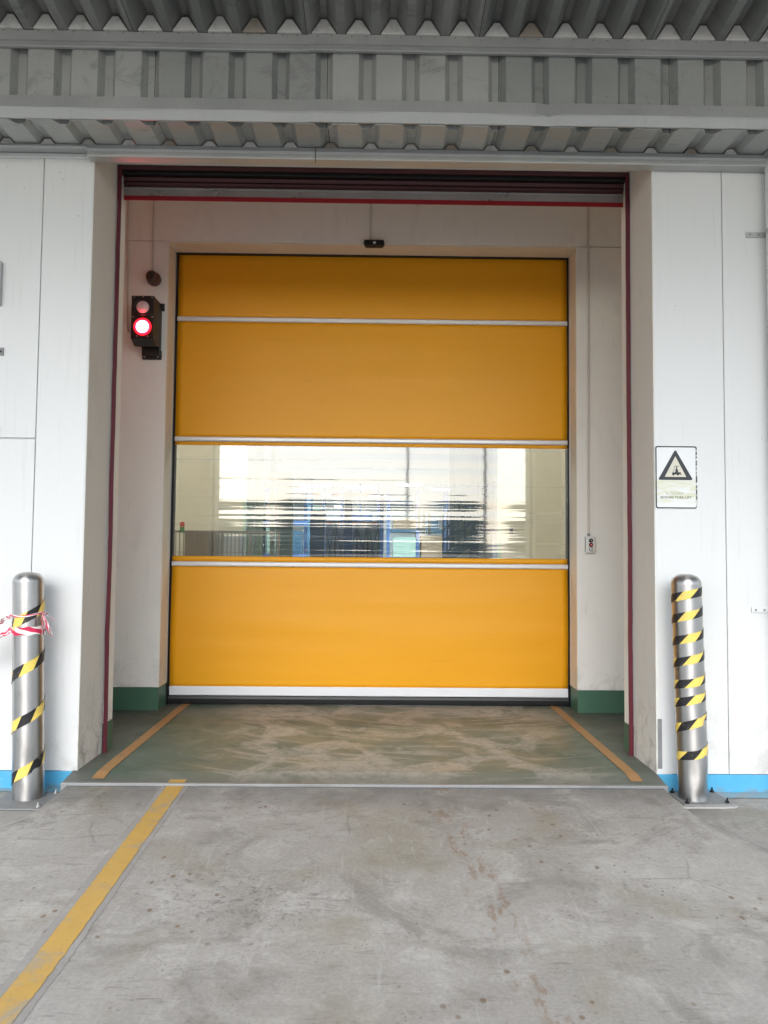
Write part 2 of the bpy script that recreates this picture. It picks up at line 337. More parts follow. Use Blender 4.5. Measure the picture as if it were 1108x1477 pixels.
# ------------------------------------------------------------------ mesh helpers
class MB:
    def __init__(s): s.v = []; s.f = []; s.mi = []; s.uv = {}; s.k = 0
    def face(s, idx, uv=None):
        s.f.append(tuple(idx)); s.mi.append(s.k)
        if uv: s.uv[len(s.f)-1] = uv
    def box(s, x0, x1, y0, y1, z0, z1, T=None):
        b = len(s.v); P = [Vector((x, y, z)) for z in (z0, z1) for y in (y0, y1) for x in (x0, x1)]
        if T: P = [T @ p for p in P]
        s.v += P
        for q in ((0, 2, 3, 1), (4, 5, 7, 6), (0, 1, 5, 4), (2, 6, 7, 3), (0, 4, 6, 2), (1, 3, 7, 5)): s.face([b+i for i in q])
        return s
    def prism(s, pts, ax, a, b_):
        """closed outline pts (2-D) extruded along axis ax from a to b_"""
        b = len(s.v); n = len(pts)
        def mk(p, q): return Vector((q, p[0], p[1])) if ax == 'x' else Vector((p[0], q, p[1])) if ax == 'y' else Vector((p[0], p[1], q))
        s.v += [mk(p, a) for p in pts] + [mk(p, b_) for p in pts]
        s.face([b+i for i in range(n)][::-1]); s.face([b+n+i for i in range(n)])
        for i in range(n): j = (i+1) % n; s.face([b+i, b+j, b+n+j, b+n+i])
        return s
    def tube(s, path, r, n=12, caps=True):
        path = [Vector(p) for p in path]; b = len(s.v); m = len(path)
        for i, p in enumerate(path):
            d = (path[min(i+1, m-1)]-path[max(i-1, 0)]).normalized()
            a = d.orthogonal().normalized() if i == 0 else (pa - d*pa.dot(d)).normalized(); pa = a; c = d.cross(a)
            rr = r[i] if isinstance(r, (list, tuple)) else r
            s.v += [p + a*cos(2*pi*k/n)*rr + c*sin(2*pi*k/n)*rr for k in range(n)]
        for i in range(m-1):
            for k in range(n):
                k2 = (k+1) % n; s.face([b+i*n+k, b+i*n+k2, b+(i+1)*n+k2, b+(i+1)*n+k])
        if caps:
            s.face([b+k for k in range(n)][::-1]); s.face([b+(m-1)*n+k for k in range(n)])
        return s
    def lathe(s, prof, c, n=32, ax='z'):
        b = len(s.v); m = len(prof); c = Vector(c)
        for (r, h) in prof:
            for k in range(n):
                a = 2*pi*k/n
                s.v.append(c + (Vector((cos(a)*r, sin(a)*r, h)) if ax == 'z' else Vector((cos(a)*r, -h, sin(a)*r))))
        for i in range(m-1):
            for k in range(n):
                k2 = (k+1) % n; s.face([b+i*n+k, b+i*n+k2, b+(i+1)*n+k2, b+(i+1)*n+k])
        if prof[0][0] > 1e-5: s.face([b+k for k in range(n)][::-1])
        if prof[-1][0] > 1e-5: s.face([b+(m-1)*n+k for k in range(n)])
        return s
    def ribbon(s, path, wid, ups=None, u0=0.):
        """strip along path; ups: width direction per point; uv in metres along and 0..1 across"""
        path = [Vector(p) for p in path]; b = len(s.v); u = u0; us = []
        for i, p in enumerate(path):
            if i: u += (p-path[i-1]).length
            us.append(u); up = Vector(ups[i]) if ups else Vector((0, 0, 1))
            w_ = wid[i] if isinstance(wid, list) else wid
            s.v += [p - up*w_/2, p + up*w_/2]
        for i in range(len(path)-1):
            s.face([b+2*i, b+2*i+2, b+2*i+3, b+2*i+1], [(us[i], 0), (us[i+1], 0), (us[i+1], 1), (us[i], 1)])
        return s
    def build(s, name, mats, parent=None, smooth=False, bevel=0., solid=0., recalc=True):
        me = bpy.data.meshes.new(name); me.from_pydata([tuple(p) for p in s.v], [], s.f)
        if not isinstance(mats, (list, tuple)): mats = [mats]
        for m in mats: me.materials.append(m)
        for i, p in enumerate(me.polygons): p.material_index = s.mi[i]
        if s.uv:
            L = me.uv_layers.new(name='UVMap')
            for fi, q in s.uv.items():
                for j, li in enumerate(me.polygons[fi].loop_indices): L.data[li].uv = q[j]
        if recalc and not s.uv:
            bm = bmesh.new(); bm.from_mesh(me); bmesh.ops.recalc_face_normals(bm, faces=bm.faces); bm.to_mesh(me); bm.free()
        if smooth:
            me.shade_smooth() if hasattr(me, 'shade_smooth') else None
            try: me.set_sharp_from_angle(angle=radians(35))
            except Exception: pass
        o = bpy.data.objects.new(name, me); COL.objects.link(o)
        if parent is not None: o.parent = parent; o.matrix_parent_inverse = PINV(parent)
        if solid:
            q = o.modifiers.new('thickness', 'SOLIDIFY'); q.thickness = solid; q.offset = 0
        if bevel:
            q = o.modifiers.new('bevel', 'BEVEL'); q.width = bevel; q.segments = 2; q.limit_method = 'ANGLE'
        return o
def PINV(p):
    # meshes are written in world coordinates: undo the parent chain's offset
    loc = Vector((0, 0, 0)); q = p
    while q is not None:
        loc += q.location; q = q.parent if q.parent and q.type != 'MESH' else None
    return Matrix.Translation(-loc) if p.type != 'MESH' else Matrix.Identity(4)
def tag(o, label=None, cat=None, group=None, kind=None):
    if label: o['label'] = label
    if cat: o['category'] = cat
    if group: o['group'] = group
    if kind: o['kind'] = kind
    return o
def thing(name, loc, label, cat, group=None):
    o = bpy.data.objects.new(name, None); COL.objects.link(o); o.location = loc; o.empty_display_size = .1
    return tag(o, label, cat, group)
def struct(name, mb, m, **k): return tag(mb.build(name, m, **k), kind='structure')
def sheet(x0, x1, y0, y1, zf, nx=2, ny=2):
    mb = MB()
    for j in range(ny+1):
        for i in range(nx+1):
            X = x0+(x1-x0)*i/nx; Y = y0+(y1-y0)*j/ny; mb.v.append(Vector((X, Y, zf(X, Y))))
    for j in range(ny):
        for i in range(nx):
            a = j*(nx+1)+i; mb.face([a, a+1, a+nx+2, a+nx+1])
    return mb
def ss(a, b, v):
    q = max(0., min(1., (v-a)/(b-a))); return q*q*(3-2*q)

# ------------------------------------------------------------------ key measures (metres)
YW, YJ, YI, YD = 4.92, 5.354, 6.759, 7.037       # wall face, shutter plane, inner wall, door curtain
XL, XR = -1.840, 1.796                            # opening
XIL, XIR = -1.851, 1.785                          # doorway in the inner wall
ZF, ZT = .113, 4.213                              # vestibule floor, opening head

# ------------------------------------------------------------------ ground
def gz(X, Y):
    if Y >= 4.751: return 0.
    wd = .028+max(0, 4.46-Y)*.7; e = max(0., (abs(X+.03)-1.797)/wd)
    return .078*min(1., max(0., (Y-2.9)/1.8))*(1-ss(0, 1, e))
xs = sorted(set([-300, -60, -12, -4, -2.6] + [round(-2.2+.1*i, 3) for i in range(45)] + [-1.90, -1.88, -1.857, -1.842, -1.827, 1.767, 1.78, 1.797, 1.82, 1.84, 2.6, 4, 12, 60, 300]))
ys = [-600, -120, -30, -8, -2, 0, 1.5, 2.5, 2.9] + [3+.1*i for i in range(18)] + [4.75, 4.752, 4.95, 6, 60, 600]
mb = MB()
for Y in ys:
    for X in xs: mb.v.append(Vector((X, Y, gz(X, Y))))
n = len(xs)
for j in range(len(ys)-1):
    for i in range(n-1): mb.face([j*n+i, j*n+i+1, (j+1)*n+i+1, (j+1)*n+i])
struct('ground', mb, M['concrete'])
def lz(off): return lambda X, Y: gz(X, Y)+off
struct('line_border', sheet(-1.275, -1.085, 1.0, 4.72, lz(.0015), 1, 40), M['lineborder'])
struct('yellow_floor_line', sheet(-1.235, -1.120, 1.0, 4.725, lz(.0035), 1, 40), M['yellowline'])
struct('blue_floor_paint', sheet(-9, -1.90, 4.855, 4.916, lambda X, Y: .004), M['bluefloor'])
struct('blue_floor_paint', sheet(1.83, 9, 4.80, 4.916, lambda X, Y: .004), M['bluefloor'])
# raised vestibule slab, sloping slightly to the threshold
mb = MB()
prof = [(4.758, 0), (4.758, .090), (4.92, .113), (7.30, .113), (7.30, 0)]
mb.prism(prof, 'x', -1.866, 1.797)
struct('vestibule_floor', mb, M['greenfloor'])
mb = MB(); mb.box(-2.6, -1.866, 5.36, 7.3, .001, .113); mb.box(1.797, 2.6, 5.36, 7.3, .001, .113)
struct('vestibule_side_floor', mb, M['greenfloor'])
def vz(X, Y): return (.090+.023*min(1, (Y-4.758)/.162) if Y < 4.92 else .113)+.004
struct('orange_floor_line', sheet(-1.708, -1.633, 4.80, 7.02, vz, 1, 20), M['orangeline'])
struct('orange_floor_line', sheet(1.594, 1.668, 4.80, 7.02, vz, 1, 20), M['orangeline'])
struct('yellow_floor_line', sheet(-1.235, -1.120, 4.730, 4.795, lambda X, Y: max(.0975, vz(X, Y))), M['yellowline'])
tag(MB().box(-1.866, 1.797, 4.728, 4.757, .0, .0935).build('threshold_strip', M['threshold'], bevel=.003),
    'long worn steel edging strip between the grey concrete apron and the green floor', 'threshold')

# ------------------------------------------------------------------ warehouse building
B = thing('warehouse_building', (0, YW, 0), 'white panelled warehouse wall with a deep plastered entrance bay', 'building')
def parts(name, boxes, m, p=None, **k):
    for b in boxes: part(name, MB().box(*b), m, p, **k)
def part(name, mb, m, p=None, **k): return mb.build(name, m, p if p is not None else B, **k)
ZP = .112
def panels(xe, xj, name, hj=None):
    mb = MB()
    for a, b in zip(xj[:-1], xj[1:]):
        a_, b_ = a+.0022, b-.0022
        if hj and hj[0] == a:
            mb.box(a_, b_, YW, YW+.011, ZP, hj[1]-.003); mb.box(a_, b_, YW, YW+.011, hj[1]+.003, 6.)
        else: mb.box(a_, b_, YW, YW+.011, ZP, 6.)
    return mb
part('outer_wall', panels(0, [-9, -7.2, -5.4, -4.2, -3.165, -2.165, XL-.004], 'l', (-3.165, 2.197)), M['panel'], bevel=.004)
part('outer_wall', panels(0, [XR+.004, 2.256, 3.256, 4.3, 5.4, 7.2, 9], 'r'), M['panel'], bevel=.004)
part('blue_skirting', MB().box(-9, -1.868, YW-.003, YW+.04, .0, .110), M['blueskirt'])
part('blue_skirting', MB().box(1.799, 9, YW-.003, YW+.04, .0, .110), M['blueskirt'])
part('wall_core', MB().box(-9, XL-.02, YW+.014, YW+.3, .0, 6.), M['panel'])
part('wall_core', MB().box(XR+.02, 9, YW+.014, YW+.3, .0, 6.), M['panel'])
part('jamb', MB().box(XL-.10, XL, YW+.002, YJ, .05, ZT+.15), M['jamb'], bevel=.004)
part('jamb', MB().box(XR, XR+.10, YW+.002, YJ, .05, ZT+.15), M['jamb'], bevel=.004)
part('lintel', MB().box(XL+.001, XR-.001, YW+.006, YJ-.002, ZT, 6.), M['jamb'])
part('return_wall', MB().box(-2.62, -1.829, YJ+.012, 5.52, .305, 4.9), M['inner'], bevel=.003)
part('return_wall', MB().box(1.788, 2.62, YJ+.012, 5.52, .305, 4.9), M['inner'], bevel=.003)
part('green_skirting', MB().box(-2.62, -1.827, YJ+.010, 5.523, .0, .304), M['greenskirt'])
part('green_skirting', MB().box(1.786, 2.62, YJ+.010, 5.523, .0, .304), M['greenskirt'])
for sx in (-1, 1):
    part('side_wall', MB().box(*sorted((sx*2.60, sx*2.75)), 5.53, YI+.1, 0, 5.4), M['inner'])
part('vestibule_ceiling', MB().box(-2.8, 2.8, YJ-.01, YI+.3, 5.4, 5.6), M['inner'])
part('header_wall', MB().box(-2.62, 2.62, 5.60, 5.68, 4.62, 5.4), M['inner'])
# inner wall with the doorway (joint line at z 4.237)
parts('inner_wall', [(-2.6, XIL, YI, YI+.24, .306, 4.234), (XIR, 2.6, YI, YI+.24, .306, 4.234), (-2.6, 2.6, YI, YI+.24, 4.240, 5.4)], M['inner'], bevel=.003)
parts('green_skirting', [(-2.6, XIL+.003, YI-.003, YI+.235, .05, .304), (XIR-.003, 2.6, YI-.003, YI+.235, .05, .304)], M['greenskirt'])
parts('door_reveal', [(XIL-.002, XIL+.004, YI+.01, YI+.235, .306, 4.225), (XIR-.004, XIR+.002, YI+.01, YI+.235, .306, 4.225), (XIL, XIR, YI+.01, YI+.235, 4.226, 4.238)], M['reveal'])
part('corner_patch', MB().box(XR+.008, XR+.034, YW-.004, YW+.02, .145, .455), M['greypatch'])
part('top_trim', MB().box(-9, -1.866, YW-.020, YW-.001, 4.024, 4.054), M['panel'], bevel=.004)

# ------------------------------------------------------------------ canopy
K = thing('entrance_canopy', (0, 4.4, 4.0), 'grey corrugated metal canopy with galvanised flashings over the entrance', 'canopy')
def trap(x0, x1, pitch, phase, wv, wf, h, z, up=1):
    """trapezoid profile: valley width wv, flank width wf, crest = rest; returns (x,z)"""
    P = []; k = math.floor((x0-phase)/pitch); x = phase+k*pitch
    while x < x1:
        P += [(x-wv/2, z), (x+wv/2, z), (x+wv/2+wf, z+h*up), (x+pitch-wv/2-wf, z+h*up)]; x += pitch
    return P
def sheetprof(P, f0, f1):
    mb = MB(); n = len(P)
    for p in P: mb.v.append(Vector(f0(p)))
    for p in P: mb.v.append(Vector(f1(p)))
    for i in range(n-1): mb.face([i, i+1, n+i+1, n+i])
    return mb
# main roof: valleys rest on the purlin, sheet climbs gently towards the yard
SL = .115; PT = .2071; YR0, YR1 = 4.914, -.6
P = trap(-9, 9, PT, -2.193+PT/2, .048, .061, .100, 0)
def rf(Y): return lambda p: (p[0], Y, 4.588 + p[1] + (4.49-Y)*SL)
o = sheetprof(P, rf(YR0), rf(YR1)).build('roof_sheet', M['roof'], K, solid=.003)
for k in range(-2, 26):
    xc = -2.193+PT*k; dz = random.uniform(-.004, .003); hh = .088+random.uniform(-.008, .004)
    mb = MB(); mb.prism([(xc-.073, 4.588), (xc+.073, 4.588), (xc+.017, 4.588+hh), (xc-.017, 4.588+hh)], 'y', 4.463, 4.500)
    mb.build('foam_closure', M['foam'], K, bevel=.002)
# purlin flange under the roof edge, in two lengths
def purlin(x0, x1, dz, dy):
    mb = MB()
    mb.prism([(4.480+dy, 4.586+dz), (4.476+dy, 4.582+dz), (4.476+dy, 4.524+dz), (4.484+dy, 4.520+dz), (4.484+dy, 4.514+dz), (4.473+dy, 4.508+dz), (4.471+dy, 4.486+dz), (4.476+dy, 4.482+dz), (4.500+dy, 4.484+dz), (4.500+dy, 4.586+dz)], 'x', x0, x1)
    return mb
part('edge_flashing', purlin(-9, -.418, 0, .0), M['flash'], K)
part('edge_flashing', purlin(-.420, 9, .003, -.004), M['flash'], K)
for k in range(-1, 23):
    for s_ in (-.04, .045):
        part('rivet', MB().lathe([(.0042, 0), (.0042, .003), (.002, .005)], (-2.193+PT*k+s_, 4.471, 4.574), 8, 'y'), M['threshold'], K)
# vertical corrugated fascia: wide pans, narrow recessed ribs
PV = .2605
P = trap(-9, 9, PV, -2.02, .152, .029, .046, 0)
mb = sheetprof(P, lambda p: (p[0], 4.505+p[1], 4.05), lambda p: (p[0], 4.505+p[1], 4.60)); part('fascia_sheet', mb, M['fascia'], K, solid=.0025)
# middle flashing (angle) with a dent
def dent(x, z): 
    return .022*math.exp(-((x-1.02)/.05)**2) if z > 4.097 else .010*math.exp(-((x-1.02)/.08)**2)
def midfl(x0, x1, dz, dy):
    mb = MB(); pr = [(4.500, 4.188), (4.466, 4.175), (4.456, 4.101), (4.464, 4.094), (4.492, 4.054), (4.506, 4.056)]
    N = max(2, int((x1-x0)/.04)) if x1-x0 < 4 else int((x1-x0)/.04); m = len(pr)
    for i in range(N+1):
        X = x0+(x1-x0)*i/N; wob = .0025*sin(X*5.1)+.0015*sin(X*13)
        for j, (a, b) in enumerate(pr):
            mb.v.append(Vector((X, a+dy+(dent(X, b) if 0 < j < 5 else 0)+(wob if j in (1, 2) else 0), b+dz+(wob*.7 if j in (1, 2, 3) else 0))))
    for i in range(N):
        for j in range(m-1): mb.face([i*m+j, (i+1)*m+j, (i+1)*m+j+1, i*m+j+1])
    return mb
part('drip_flashing', midfl(-9, -.415, 0, 0), M['flash'], K, solid=.002)
part('drip_flashing', midfl(-.425, 9, .002, -.004), M['flash'], K, solid=.002)
# soffit sheet back to the wall
P = trap(-9, 9, .2583, -2.112+.2583/2, .145, .032, .040, 4.083)
mb = sheetprof(P, lambda p: (p[0], 4.50, p[1]), lambda p: (p[0], 4.915, p[1])); part('soffit_sheet', mb, M['fascia'], K, solid=.002)
for k in range(-2, 20):
    xc = -2.112+.2583*k
    mb = MB().prism([(xc-.046, 4.079), (xc+.046, 4.079), (xc+.020, 4.115), (xc-.020, 4.115)], 'y', 4.835, 4.87)
    mb.build('foam_closure', M['foam'], K, bevel=.002)
def wfl(x0, x1, dz, dy):
    return MB().prism([(4.83+dy, 4.078+dz), (4.826+dy, 4.05+dz), (4.838+dy, 4.040+dz), (4.838+dy, 4.010+dz), (4.843+dy, 4.006+dz), (4.919, 4.006+dz), (4.919, 4.078+dz)], 'x', x0, x1)
part('wall_flashing', MB().prism([(4.83, 4.078), (4.826, 4.062), (4.838, 4.056), (4.919, 4.056), (4.919, 4.078)], 'x', -9, -1.862), M['flash'], K, bevel=.002)
part('wall_flashing', wfl(-1.860, -.403, 0, 0), M['flash'], K, bevel=.002)
part('wall_flashing', wfl(-.398, 9, -.002, -.003), M['flash'], K, bevel=.002)
# roof beam behind the camera, with unseen posts added to streak reflections
for Y in (-.4,):
    for X_ in (-5.2, .62, 2.08, 5.4): part('reflection_post', MB().box(X_-.022, X_+.022, Y-.05, Y+.05, 0, 4.588+(4.49-Y)*SL-.262), M['steel'], K, bevel=.006)
   
    part('canopy_beam', MB().box(-9, 9, Y-.08, Y+.08, 4.588+(4.49-Y)*SL-.26, 4.588+(4.49-Y)*SL-.01), M['steel'], K)

# ------------------------------------------------------------------ roller shutter, rolled up
R = thing('roller_shutter', (0, YJ, ZF), 'rolled-up maroon roller shutter with silver bottom bar and red side rails', 'shutter')
def wavy(x0, x1, z0, z1, y0, y1, amp, seed):
    mb = MB(); N = 60
    for i in range(N+1):
        z = z0+(z1-z0)*i/N; wv = amp*mnoise.noise(Vector((seed, 0, z*1.7)))+amp*.5*mnoise.noise(Vector((seed, 3, z*7)))
        for (X, Y) in ((x0+wv, y0), (x1+wv, y0), (x1+wv, y1), (x0+wv, y1)): mb.v.append(Vector((X, Y, z)))
    for i in range(N):
        for k in range(4): k2 = (k+1) % 4; mb.face([i*4+k, i*4+k2, i*4+4+k2, i*4+4+k])
    mb.face([0, 3, 2, 1]); mb.face([N*4+k for k in range(4)])
    return mb
part('side_rail', wavy(-1.834, -1.808, ZF, 4.2, YJ-.008, YJ+.004, .004, 2), M['darkred'], R)
part('side_rail', wavy(1.765, 1.792, ZF, 4.2, YJ-.008, YJ+.004, .003, 9), M['darkred'], R)
mb = MB(); zz = 4.33
slat = [(5.372, 4.30)]
pts = []
for i in range(7):
    z0 = 4.112+i*.036; pts += [(5.462-.012*i*.5, z0), (5.446-.012*i*.5, z0+.018)]
mb.prism(pts + [(5.56, 4.40), (5.56, 4.091), (5.464, 4.091)], 'x', -1.826, 1.786); part('slat_curtain', mb, M['maroon'], R)
part('head_rail', MB().box(XL+.002, XR-.002, YJ+.0, YJ+.02, 4.185, 4.30), M['maroon'], R, bevel=.004)
part('head_rail', MB().box(XL+.01, XR-.01, YJ+.024, YJ+.060, 4.162, 4.30), M['black'], R, bevel=.004)
mb = MB(); mb.prism([(5.452, 4.036), (5.448, 4.036), (5.448, 4.082), (5.432, 4.086), (5.432, 4.090), (5.452, 4.090)], 'x', -1.822, 1.780)
bar = part('bottom_bar', mb, M['darksteel'], R)
for i in range(9):
    X = -1.55+i*.39; part('bolt', MB().lathe([(.007, 0), (.007, .004), (.003, .006)], (X, 5.446, 4.066), 10, 'y'), M['darksteel'], bar)
part('bottom_seal', MB().box(-1.822, 1.780, 5.449, 5.456, 4.004, 4.036), M['red'], R)

# ------------------------------------------------------------------ high speed door
D = thing('high_speed_door', (0, YD, ZF), 'closed bright yellow fabric door with a clear window strip', 'door')
DX0, DX1 = -1.828, 1.767
def fabric(name, z0, z1, seed, bow=.006):
    mb = MB(); NX, NZ = 60, max(2, int((z1-z0)/.03))
    for j in range(NZ+1):
        for i in range(NX+1):
            X = DX0+(DX1-DX0)*i/NX; Z = z0+(z1-z0)*j/NZ
            e = sin(pi*j/NZ)**.5 if 0 < j < NZ else 0
            yy = (bow*sin(pi*j/NZ) + .004*e*mnoise.noise(Vector((X*.6, seed, Z*6))) + .005*e*mnoise.noise(Vector((X*1.3+4, seed, Z*1.6))))
            mb.v.append(Vector((X, YD-yy, Z)))
    for j in range(NZ):
        for i in range(NX): a = j*(NX+1)+i; mb.face([a, a+1, a+NX+2, a+NX+1])
    return part(name, mb, M['pvc'], D, smooth=True, solid=.002)
fabric('fabric_panel', 3.636, 4.30, 1); fabric('fabric_panel', 2.530, 3.598, 2, .012)
fabric('fabric_panel', 2.452, 2.486, 3, 0); fabric('fabric_panel', 1.392, 1.440, 4, 0)
fabric('fabric_panel', .268, 1.348, 5, .014)
for zc in (3.618, 2.507, 1.370):
    mb = MB().prism([(YD-.014, zc-.022), (YD-.022, zc-.012), (YD-.022, zc+.012), (YD-.014, zc+.022), (YD+.008, zc+.022), (YD+.008, zc-.022)], 'x', DX0, DX1)
    b_ = part('cross_bar', mb, M['alu'], D, bevel=.002)
    parts('end_cap', [(DX0-.010, DX0-.001, YD-.018, YD+.01, zc-.02, zc+.02), (DX1+.001, DX1+.010, YD-.018, YD+.01, zc-.02, zc+.02)], M['blackrub'], b_)
mb = MB(); NX, NZ = 40, 60
for j in range(NZ+1):
    for i in range(NX+1):
        X = DX0+(DX1-DX0)*i/NX; Z = 1.436+(2.455-1.436)*j/NZ
        mb.v.append(Vector((X, YD+.0008*mnoise.noise(Vector((X*.5, 2, Z*9))), Z)))
for j in range(NZ):
    for i in range(NX): a = j*(NX+1)+i; mb.face([a, a+1, a+NX+2, a+NX+1])
part('window', mb, M['clearpvc'], D, smooth=True, recalc=False)
part('bottom_band', MB().box(DX0, DX1, YD-.012, YD+.004, .192, .272), M['whiteband'], D, bevel=.004)
mb = MB().prism([(YD-.03, .190), (YD-.036, .165), (YD-.030, .125), (YD-.02, .118), (YD+.02, .118), (YD+.03, .150), (YD+.02, .190)], 'x', DX0-.006, DX1+.004)
part('bottom_seal', mb, M['blackrub'], D, bevel=.003)
def channel(x0, x1, tip):
    a, b = sorted((x0, tip)); return MB().prism([(x0, YD-.036), (x1, YD-.036), (x1, YD+.012), (tip, YD+.012), (tip, YD+.03), (x0, YD+.03)], 'z', ZF, 4.40)
part('guide_rail', channel(-1.90, -1.8395, -1.818), M['blackrub'], D)
part('guide_rail', channel(1.84, 1.7785, 1.757), M['blackrub'], D)
part('guide_trim', MB().box(XIL+.004, -1.841, YD-.05, YD-.037, .31, 4.23), M['flash'], D)
part('guide_trim', MB().box(1.776, XIR-.004, YD-.05, YD-.037, .31, 4.23), M['steel'], D)
part('door_hood', MB().box(-2.0, 1.95, YD+.02, YD+.40, 4.32, 4.75), M['alu'], D, bevel=.01)
part('head_seal', MB().box(XIL+.01, XIR-.01, YI+.236, YD-.015, 4.214, 4.30), M['blackrub'], D)

# ------------------------------------------------------------------ traffic signal
T = thing('traffic_signal', (-1.98, YI, 3.2), 'black two-lens signal box with its lower lamp glowing red', 'signal light')
mb = MB().prism([(6.50, 3.285), (6.50, 3.655), (6.70, 3.655), (6.70, 3.265), (6.60, 3.245)], 'x', -2.085, -1.895)
part('housing', mb, M['black'], T, bevel=.004)
mb = MB(); mb.box(-2.05, -1.895, 6.70, YI-.001, 3.19, 3.62); mb.box(-2.055, -1.888, 6.735, YI-.001, 3.165, 3.245); mb.box(-1.93, -1.872, 6.735, YI-.001, 3.60, 3.665)
part('bracket', mb, M['black'], T, bevel=.003)
def lens(zc, m, rim, name, lab=None):
    l = part(name, MB().lathe([(.056, 0), (.056, .006), (.050, .018), (.034, .029), (.016, .034), (.0001, .035)], (-1.985, 6.499, zc), 28, 'y'), m, T, smooth=True)
    if lab: l['label'] = lab
    mb = MB().lathe([(.058, 0), (.074, 0), (.074, .010), (.068, .016), (.058, .010)], (-1.985, 6.499, zc), 28, 'y')
    part('lens_rim', mb, rim, l, smooth=True)
lens(3.552, M['lensoff'], M['black'], 'lens', 'unlit pale pink lens'); lens(3.385, M['lenson'], M['lenshalo'], 'lens', 'glowing red lens')
for X, Z in ((-2.06, 3.64), (-1.985, 3.645), (-1.91, 3.64), (-2.068, 3.47), (-1.905, 3.47), (-2.03, 3.305), (-1.94, 3.305)): part('screw', MB().lathe([(.005, 0), (.005, .004)], (X, 6.499, Z), 8, 'y'), M['steel'], T)
for X in (-2.03, -1.915): part('screw', MB().lathe([(.007, 0), (.007, .012)], (X, 6.734, 3.185), 8, 'y'), M['steel'], T)
# siren
Q = thing('siren', (-1.955, YI, 3.88), 'small round brown siren on the wall above the signal box', 'siren')
mb = MB().lathe([(.030, 0), (.058, .004), (.062, .035), (.056, .075), (.050, .105), (.046, .118), (.020, .128), (.0001, .129)], (-1.965, YI-.001, 3.880), 28, 'y')
part('body', mb, M['brown'], Q, smooth=True)
part('front_cap', MB().lathe([(.030, .12), (.030, .134), (.024, .140), (.0001, .141)], (-1.965, YI-.001, 3.880), 20, 'y'), M['black'], Q, smooth=True)
# conduits
def conduit(pts, lab, r=.008):
    o = MB().tube(pts, r, 10).build('conduit', M['conduit']); tag(o, lab, 'conduit', 'thin wall conduits in the entrance bay'); return o
yc = YI-.010
conduit([(-1.990, yc, 5.39), (-1.988, yc, 4.4), (-1.985, yc, 3.945)], 'thin painted conduit running down to the round brown siren')
conduit([(-2.215, yc, 5.39), (-2.212, yc, 4.3), (-2.198, yc, 3.48), (-2.190, yc, 3.415), (-2.16, yc, 3.405), (-2.052, yc, 3.405)], 'thin conduit left of the siren, bending into the signal box')
conduit([(-.058, yc, 5.39), (-.056, yc, 4.9), (-.055, yc, 4.262)], 'short thin conduit dropping to the black door sensor')
conduit([(1.893, yc, 5.39), (1.890, yc, 4.3), (1.882, yc, 2.5), (1.880, yc, 1.650)], 'long white conduit running down to the push button box', .010)
# motion sensor
Q = thing('door_sensor', (-.03, YI, 4.19), 'small black motion sensor bar above the yellow door', 'sensor')
mb = MB().prism([(-.110, 4.250), (-.118, 4.225), (-.100, 4.196), (.052, 4.196), (.068, 4.222), (.058, 4.250)], 'y', YI-.065, YI-.001)
part('body', mb, M['black'], Q, bevel=.006)
part('lens', MB().box(-.034, -.010, YI-.068, YI-.0655, 4.212, 4.232), M['white'], Q)
# push button station
Q = thing('push_button_box', (1.884, YI, 1.50), 'white wall box with three round push buttons right of the door', 'push button')
part('body', MB().box(1.845, 1.930, YI-.055, YI-.001, 1.500, 1.645), M['white'], Q, bevel=.008)
part('gasket', MB().box(1.8435, 1.8445, YI-.045, YI-.034, 1.51, 1.635), M['black'], Q)
for Z, m, m2 in ((1.607, M['black'], M['white']), (1.570, M['redlamp'], M['white']), (1.533, M['white'], M['signblack'])):
    b_ = part('button', MB().lathe([(.0175, 0), (.0175, .010), (.012, .013)], (1.888, YI-.0555, Z), 20, 'y'), M['black'] if m is not M['white'] else M['greypatch'], Q)
    part('button_cap', MB().lathe([(.0118, .0132), (.0118, .018), (.006, .020)], (1.888, YI-.0555, Z), 16, 'y'), m, b_)
    part('mark', MB().box(1.8855, 1.8905, YI-.0775, YI-.0765, Z-.005, Z+.005), m2, b_)
part('cable_gland', MB().lathe([(.014, 1.645), (.014, 1.660), (.011, 1.672)], (1.880, YI-.016, 0), 12), M['greypatch'], Q)

# ------------------------------------------------------------------ warning sign
Q = thing('warning_sign', (1.937, YW, 1.785), 'white rectangular sign with black triangle and forklift warning, right of the entrance', 'sign')
SX0, SX1, SZ0, SZ1 = 1.800, 2.074, 1.785, 2.195
def rrect(x0, x1, z0, z1, r, n=6):
    P = []
    for cx_, cz, a0 in ((x1-r, z1-r, 0), (x0+r, z1-r, 90), (x0+r, z0+r, 180), (x1-r, z0+r, 270)):
        for i in range(n+1): a = radians(a0+90*i/n); P.append((cx_+r*cos(a), cz+r*sin(a)))
    return P
part('plate', MB().prism(rrect(SX0, SX1, SZ0, SZ1, .014), 'y', YW-.004, YW-.0005), M['signface'], Q)
def ringmesh(outer, inner, y0, y1):
    mb = MB(); n = len(outer)
    for yy in (y0, y1):
        mb.v += [Vector((p[0], yy, p[1])) for p in outer] + [Vector((p[0], yy, p[1])) for p in inner]
    for i in range(n):
        j = (i+1) % n
        mb.face([i, j, n+j, n+i]); mb.face([2*n+i, 3*n+i, 3*n+j, 2*n+j]); mb.face([i, 2*n+i, 2*n+j, j]); mb.face([n+i, n+j, 3*n+j, 3*n+i])
    return mb
o1 = rrect(SX0+.003, SX1-.003, SZ0+.004, SZ1-.004, .013); i1 = rrect(SX0+.0105, SX1-.0105, SZ0+.0115, SZ1-.0115, .009)
t = NT('chipped_black_border')
